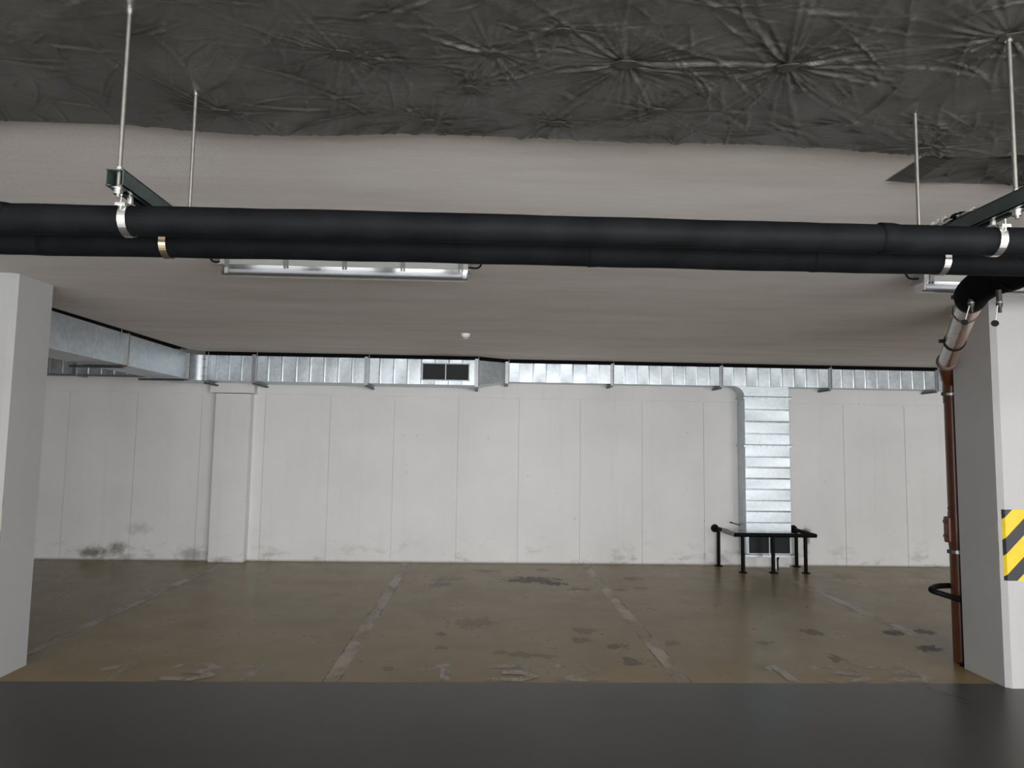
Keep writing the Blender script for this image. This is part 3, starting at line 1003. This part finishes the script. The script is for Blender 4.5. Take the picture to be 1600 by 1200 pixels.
def hanging_valve(x, y, z, lean, label):
    t = thing('drain_cock', label, 'valve', (x, y, z), 'drain cocks under the branch pipe')
    MB().tube([(x, y, z + 0.03), (x, y, z - 0.028)], 0.0125, 14).build('stem', M['dusty_grey'], t)
    MB().ring((x, y, z - 0.030), (0, 0, 1), 0.006, 0.0150, 0.007, 16).build('collar', M['rod'], t)
    MB().tube([(x, y, z - 0.031), (x, y, z - 0.052)], [0.015, 0.0125], 14).build('body', M['dusty_grey'], t)
    MB().tube([(x + 0.002, y, z - 0.05), (x + 0.002, y, z - 0.078)], 0.0078, 12).build('spout', M['dusty_grey'], t)
    b = (x - 0.034 - lean, y - 0.012, z - 0.132)
    MB().tube([(x - 0.012, y - 0.004, z - 0.045), b], 0.0028, 8).build('string', M['string'], t, 'pale thin string')
    MB().tube([(b[0] - 0.005, b[1] - 0.009, b[2] - 0.002), (b[0] + 0.005, b[1] + 0.009, b[2] + 0.002)], [0.0150, 0.0150], 16).build('pull_knob', M['black'], t)
    return t


hanging_valve(2.452, 3.45, 2.382, 0.012, 'small dark drain cock with a pull knob, in front of the brown pipe top').pop('group', None)
hanging_valve(2.418, 3.21, 2.335, 0, 'small dark drain cock with a pull knob, in front of the white pillar').pop('group', None)

# ------------------------------------------------------------------ hangers
ZS0, ZS1 = 2.200, 2.241
ZFILM = 2.652


def hanger(x, yf, yb, label, y_front_end, y_back_end, clamps):
    t = thing('pipe_hanger', label, 'hanger', (x, (yf + yb) / 2, ZS0))
    h = 0.0205
    mb = MB()
    # open channel: top web, two flanks, lips at the slot below
    mb.box(x - h, x + h, y_front_end, y_back_end, ZS1 - 0.0025, ZS1)
    mb.box(x - h, x - h + 0.0025, y_front_end, y_back_end, ZS0, ZS1)
    mb.box(x + h - 0.0025, x + h, y_front_end, y_back_end, ZS0, ZS1)
    mb.box(x - h, x - 0.009, y_front_end, y_back_end, ZS0, ZS0 + 0.0025)
    mb.box(x + 0.009, x + h, y_front_end, y_back_end, ZS0, ZS0 + 0.0025)
    mb.build('strut_channel', M['strut'], t, 'dark painted strut channel')
    for y in (yf, yb):
        rod = MB().tube([(x, y, ZS0 - 0.022), (x, y, ZFILM + 0.02)], 0.0052, 10).build('threaded_rod', M['rod'], t)
        mb = MB()
        mb.tube([(x, y, ZS1), (x, y, ZS1 + 0.003)], 0.014, 16)
        mb.tube([(x, y, ZS1 + 0.003), (x, y, ZS1 + 0.011)], 0.0095, 6)
        mb.build('nut', M['zinc'], rod)
        mb = MB()
        mb.tube([(x, y, ZS0 - 0.003), (x, y, ZS0)], 0.016, 16)
        mb.tube([(x, y, ZS0 - 0.015), (x, y, ZS0 - 0.003)], 0.011, 6)
        mb.build('nut', M['zinc'], rod)
        MB().tube([(x, y, ZFILM - 0.012), (x, y, ZFILM + 0.01)], 0.009, 8).build('anchor', M['zinc'], rod)
    for y, r, m, side in clamps:
        zc_ = pz_f(x) + (0.005 if y > 1.9 else 0.0)
        ro = r + 0.0045
        cb = MB().ring((x, y, zc_), (1, 0, 0), r + 0.0012, ro, 0.019, 36).build('pipe_clamp', m, t, 'bright zinc pipe clamp')
        MB().tube([(x, y, zc_ + ro - 0.002), (x, y, ZS0 + 0.004)], 0.0075, 10).build('clamp_stem', M['zinc'], cb)
        a = math.radians(35)
        py, pz_ = y - (ro + 0.006) * math.cos(a), zc_ + (ro + 0.006) * math.sin(a)
        MB().box(x - 0.012, x + 0.012, py - 0.010, py + 0.004, pz_ - 0.004, pz_ + 0.004, 0.001).build('clamp_ear', M['zinc'], cb)
        MB().tube([(x, py - 0.004, pz_ - 0.012), (x, py - 0.004, pz_ + 0.018)], 0.003, 8).build('clamp_screw', M['zinc'], cb)
    return t


hanger(-0.889, 1.692, 2.094, 'trapeze hanger on two thin rods carrying the pipes above the lamp, at the left', 1.672, 2.17, [(1.75, 0.0368, M['zinc'], 1), (1.97, 0.0385, M['brass_zinc'], 1)])
hanger(1.311, 1.667, 2.060, 'trapeze hanger on two thin rods with torn foil on its channel, at the right', 1.60, 2.13, [(1.75, 0.0368, M['zinc'], 1), (1.97, 0.0385, M['zinc'], 1)])

fo = thing('foil_scrap', 'torn crumpled foil scrap lying on the right hanger channel', 'foil', (1.31, 1.92, ZS1))


def scrap(y0, y1, m, name, lift):
    nu, nv = 7, 9
    vs = []
    for i in range(nu):
        for j in range(nv):
            u, vv = i / (nu - 1), j / (nv - 1)
            vs.append((1.288 + 0.044 * u + random.uniform(-0.003, 0.003), y0 + (y1 - y0) * vv + random.uniform(-0.004, 0.004), ZS1 + 0.002 + lift * (0.4 + 0.6 * math.sin(math.pi * u)) * random.uniform(0.5, 1.0)))
    fs = [(i * nv + j, (i + 1) * nv + j, (i + 1) * nv + j + 1, i * nv + j + 1) for i in range(nu - 1) for j in range(nv - 1)]
    n0 = len(vs)
    vs += [(x, y, ZS1 + 0.0005) for x, y, z in vs]
    fs += [tuple(n0 + k for k in f[::-1]) for f in fs]
    MB().add(vs, fs).build(name, m, fo)


scrap(1.80, 1.86, M['foil'], 'foil_piece', 0.014)
scrap(1.86, 1.91, M['black'], 'tape_piece', 0.024)
scrap(1.91, 1.985, M['foil'], 'foil_piece', 0.034)
scrap(1.985, 2.035, M['tape'], 'tape_piece', 0.034)
scrap(2.075, 2.115, M['foil'], 'foil_piece', 0.034)

# ------------------------------------------------------------------ lamps
def lamp(x0, label):
    Ln = 1.50
    x1 = x0 + Ln
    yc = 4.27
    zt = zc(yc) + 0.001
    t = thing('strip_lamp', label, 'lamp', (x0 + Ln / 2, yc, zt), 'long strip lamps on the ceiling')
    hb = 0.062
    zr = zt - 0.062
    prof = [(yc - hb + 0.006, zt), (yc - hb, zr), (yc + hb, zr), (yc + hb - 0.006, zt)]
    MB().prism(prof, x0 + 0.012, x1 - 0.012, 'x').build('body', M['plastic_g'], t)
    MB().box(x0, x1, yc - hb - 0.007, yc + hb + 0.007, zr - 0.006, zr, 0.002).build('rim', M['plastic_g'], t)
    # clear trough
    zb = zr - 0.060
    pr = [(yc - hb, zr - 0.006), (yc - hb + 0.0085, zr - 0.046)]
    for k in range(1, 8):
        a = math.pi * (k / 8)
        pr.append((yc - (hb - 0.009) * math.cos(a), zr - 0.047 - 0.016 * math.sin(a)))
    pr.append((yc + hb - 0.0085, zr - 0.046))
    pr.append((yc + hb, zr - 0.006))
    n = len(pr)
    mb = MB()
    vs = [(x, y, z) for x in (x0 + 0.014, x1 - 0.014) for y, z in pr]
    mb.add(vs, [(i, i + 1, n + i + 1, n + i) for i in range(n - 1)], False)
    mb.add([(x0 + 0.014, y, z) for y, z in pr], [tuple(range(n))])
    mb.add([(x1 - 0.014, y, z) for y, z in pr], [tuple(range(n))])
    mb.build('diffuser', M['diffuser'], t, 'clear plastic trough cover')
    MB().tube([(x0 + 0.05, yc, zr - 0.030), (x1 - 0.05, yc, zr - 0.030)], 0.0135, 14).build('tube', M['tube_glass'], t, 'white fluorescent tube')
    for x in (x0 + 0.035, x1 - 0.035):
        MB().box(x - 0.012, x + 0.012, yc - 0.016, yc + 0.016, zr - 0.05, zr - 0.006, 0.003).build('lamp_holder', M['plastic_w'], t)
    for k in range(5):
        x = x0 + 0.055 + (Ln - 0.11) * k / 4
        for s in (-1, 1):
            mb = MB()
            ya = yc + s * (hb + 0.009)
            mb.box(x - 0.013, x + 0.013, min(ya, ya - s * 0.006), max(ya, ya - s * 0.006), zr - 0.004, zr + 0.034, 0.0015)
            mb.box(x - 0.012, x - 0.004, min(ya, ya - s * 0.012), max(ya, ya - s * 0.012), zr - 0.022, zr - 0.002)
            mb.box(x + 0.004, x + 0.012, min(ya, ya - s * 0.012), max(ya, ya - s * 0.012), zr - 0.022, zr - 0.002)
            mb.build('clip', M['clip'], t)
    for xe, s in ((x0 + 0.012, -1), (x1 - 0.012, 1)):
        MB().tube(smooth_path([(xe, yc, zr + 0.024), (xe + s * 0.045, yc, zr + 0.022), (xe + s * 0.07, yc - 0.005, zr + 0.03), (xe + s * 0.088, yc, zt + 0.004)], 6), 0.006, 8).build('cable', M['black'], t)
    return t


lamp(-1.605, 'long unlit strip lamp on the ceiling behind the black pipes, centre left').pop('group', None)
lamp(2.690, 'strip lamp end showing between the black pipes and the brown pipe top').pop('group', None)

sd = thing('smoke_detector', 'small round white smoke detector on the ceiling', 'detector', (-0.213, 7.25, zc(7.25)))
zq = zc(7.25) + 0.001
MB().tube([(-0.213, 7.25, zq), (-0.213, 7.25, zq - 0.014)], [0.050, 0.050], 28).build('base', M['plastic_w'], sd)
MB().tube([(-0.213, 7.25, zq - 0.014), (-0.213, 7.25, zq - 0.024), (-0.213, 7.25, zq - 0.044), (-0.213, 7.25, zq - 0.052)], [0.047, 0.046, 0.030, 0.022], 28).build('head', M['plastic_w'], sd)
MB().ring((-0.213, 7.25, zq - 0.040), (0, 0, 1), 0.02, 0.0335, 0.008, 24).build('vent_slot', M['void'], sd)

# ------------------------------------------------------------------ plastic film over the near ceiling
PINS = [(-0.405, 1.859), (0.004, 1.833), (-0.06, 2.015), (-0.197, 2.257), (0.181, 1.704), (0.373, 1.867), (0.219, 2.237), (0.814, 1.838),
        (-0.855, 2.201), (0.53, 2.126), (1.499, 2.30), (1.307, 1.66), (-1.4, 1.7), (-0.62, 1.45), (0.9, 1.35), (0.1, 1.3), (1.9, 2.0), (-2.0, 2.1)]
PIN_S = [0.8, 0.9, 0.4, 0.4, 0.4, 1.5, 0.5, 1.5, 0.7, 0.7, 0.8, 1.2, 0.5, 0.9, 1.2, 1.0, 1.0, 0.6]


def film_grid(x0, x1, y0, y1, step, pins, strengths, n_crease, edge_w):
    nx, ny = int((x1 - x0) / step) + 1, int((y1 - y0) / step) + 1
    X, Y = np.meshgrid(np.linspace(x0, x1, nx), np.linspace(y0, y1, ny), indexing='ij')
    H = np.zeros_like(X)
    for k in range(7):
        a = rng.uniform(0, math.pi)
        f = rng.uniform(2.5, 9)
        H += 0.004 / (1 + 0.15 * f) * np.sin(f * (X * math.cos(a) + Y * math.sin(a)) + rng.uniform(0, 6)) * 1.3

    def window(cx, cy, R):
        i0, i1 = np.searchsorted(X[:, 0], [cx - R, cx + R])
        j0, j1 = np.searchsorted(Y[0, :], [cy - R, cy + R])
        return slice(i0, i1), slice(j0, j1)
    for (px, py), s in zip(pins, strengths):
        sl = window(px, py, 0.6)
        dx, dy = X[sl] - px, Y[sl] - py
        if dx.size == 0:
            continue
        r = np.hypot(dx, dy) + 1e-6
        H[sl] += s * 0.012 * np.exp(-(r / 0.05) ** 2)
        nr = int(16 + 16 * s)
        for k in range(nr):
            th = 2 * math.pi * (k + rng.uniform(-0.35, 0.35)) / nr
            Ln = rng.uniform(0.06, 0.20) * (0.6 + 0.6 * s)
            amp = rng.uniform(0.003, 0.0105) * s ** 0.5
            bend = rng.uniform(-0.6, 0.6)
            c, sn = math.cos(th), math.sin(th)
            al = dx * c + dy * sn
            d = -dx * sn + dy * c - bend * al * al
            wd = rng.uniform(0.0025, 0.0045) + 0.018 * np.clip(al, 0, None)
            H[sl] -= np.where(al > 0, amp * np.exp(-al / Ln) * (1 - np.exp(-al / 0.02)) * np.exp(-(d / wd) ** 2), 0)
    for k in range(n_crease):
        cx, cy = rng.uniform(x0, x1), rng.uniform(y0, y1)
        th = rng.normal(0.5, 0.55) if cx > 0.2 else rng.normal(-0.6, 0.7)
        ln = rng.uniform(0.02, 0.17)
        amp = rng.uniform(0.001, 0.0055)
        wd = rng.uniform(0.0025, 0.008)
        sl = window(cx, cy, 3 * ln)
        dx, dy = X[sl] - cx, Y[sl] - cy
        if dx.size == 0:
            continue
        c, sn = math.cos(th), math.sin(th)
        al, d = dx * c + dy * sn, -dx * sn + dy * c
        d = d - rng.uniform(-1.5, 1.5) * al * al
        H[sl] -= amp * np.exp(-(al / ln) ** 2) * np.exp(-(d / wd) ** 2)
    # broad soft folds
    for k in range(14):
        cx, cy = rng.uniform(x0, x1), rng.uniform(y0, y1)
        th = rng.normal(-0.8, 0.3) if cx < -0.3 else rng.normal(0.7, 0.4)
        sl = window(cx, cy, 0.7)
        dx, dy = X[sl] - cx, Y[sl] - cy
        if dx.size == 0:
            continue
        c, sn = math.cos(th), math.sin(th)
        al, d = dx * c + dy * sn, -dx * sn + dy * c
        H[sl] -= rng.uniform(0.003, 0.008) * np.exp(-(al / 0.3) ** 2) * np.exp(-(d / rng.uniform(0.02, 0.05)) ** 2)
    return X, Y, H


def film_object(name, X, Y, Z, mat):
    nx, ny = X.shape
    v = np.stack([X, Y, Z], -1).reshape(-1, 3).astype(np.float32)
    idx = np.arange(nx * ny).reshape(nx, ny)
    q = np.stack([idx[:-1, :-1], idx[1:, :-1], idx[1:, 1:], idx[:-1, 1:]], -1).reshape(-1, 4)
    me = bpy.data.meshes.new(name)
    me.vertices.add(len(v))
    me.vertices.foreach_set('co', v.ravel())
    me.loops.add(q.size)
    me.loops.foreach_set('vertex_index', q.ravel().astype(np.int32))
    me.polygons.add(len(q))
    me.polygons.foreach_set('loop_start', np.arange(0, q.size, 4, dtype=np.int32))
    me.polygons.foreach_set('use_smooth', np.ones(len(q), dtype=bool))
    me.update(calc_edges=True)
    me.materials.append(mat)
    o = bpy.data.objects.new(name, me)
    C.objects.link(o)
    return o


X, Y, H = film_grid(-2.3, 2.8, 1.25, 2.455, 0.004, PINS, PIN_S, 1000, 0.1)
# the front edge rises to the ceiling round the board behind the film
ed = 2.445 + 0.003 * np.sin(5 * X) + 0.002 * np.sin(13 * X + 1)
t = np.clip((Y - (ed - 0.085)) / 0.085, 0, 1)
Z = ZFILM + H * (1 - t) + (zc(Y) - 0.001 - ZFILM) * t ** 0.8
film = film_object('plastic_sheet', X, Y, Z, M['film'])
tag(film, 'wrinkled dark plastic sheet pinned up under the near ceiling', 'plastic sheet')
for (px, py), s in zip(PINS[:12], PIN_S):
    k = 7
    rad = 0.022 + 0.014 * s
    i = np.argmin(np.abs(X[:, 0] - px))
    j = np.argmin(np.abs(Y[0] - py))
    z = float(Z[max(0, i - 6):i + 7, max(0, j - 6):j + 7].min()) - 0.0015
    a0 = random.uniform(0, 3)
    pts = []
    for q_ in range(k):
        a = a0 + 2 * math.pi * q_ / k
        rr_ = rad * random.uniform(0.55, 1.1)
        pts.append((px + rr_ * math.cos(a) * 1.1, py + rr_ * math.sin(a) * 0.7))
    MB().prism(pts, z, z + 0.0035).build('dark_opening', M['film_patch'], film, 'dark patch standing for the torn opening in puckered film')  # dark patch added for the opening in the film at each pin

X2, Y2, H2 = film_grid(1.625, 3.2, 2.46, 2.765, 0.005, [(2.03, 2.47), (2.4, 2.5)], [1.6, 1.2], 50, 0.1)
e2 = np.clip((Y2 - 2.70) / 0.06, 0, 1)
e3 = np.clip((1.70 - X2) / 0.07, 0, 1)
e2 = np.maximum(e2, e3)
Z2 = (zc(Y2) - 0.022 + H2 * 1.4) * (1 - e2) + (zc(Y2) - 0.002) * e2
Z2 = np.minimum(Z2, zc(Y2) - 0.002)
f2 = film_object('plastic_sheet', X2, Y2, Z2, M['film'])
tag(f2, 'short extra strip of plastic sheet with a square corner, behind the right hanger rods', 'plastic sheet')
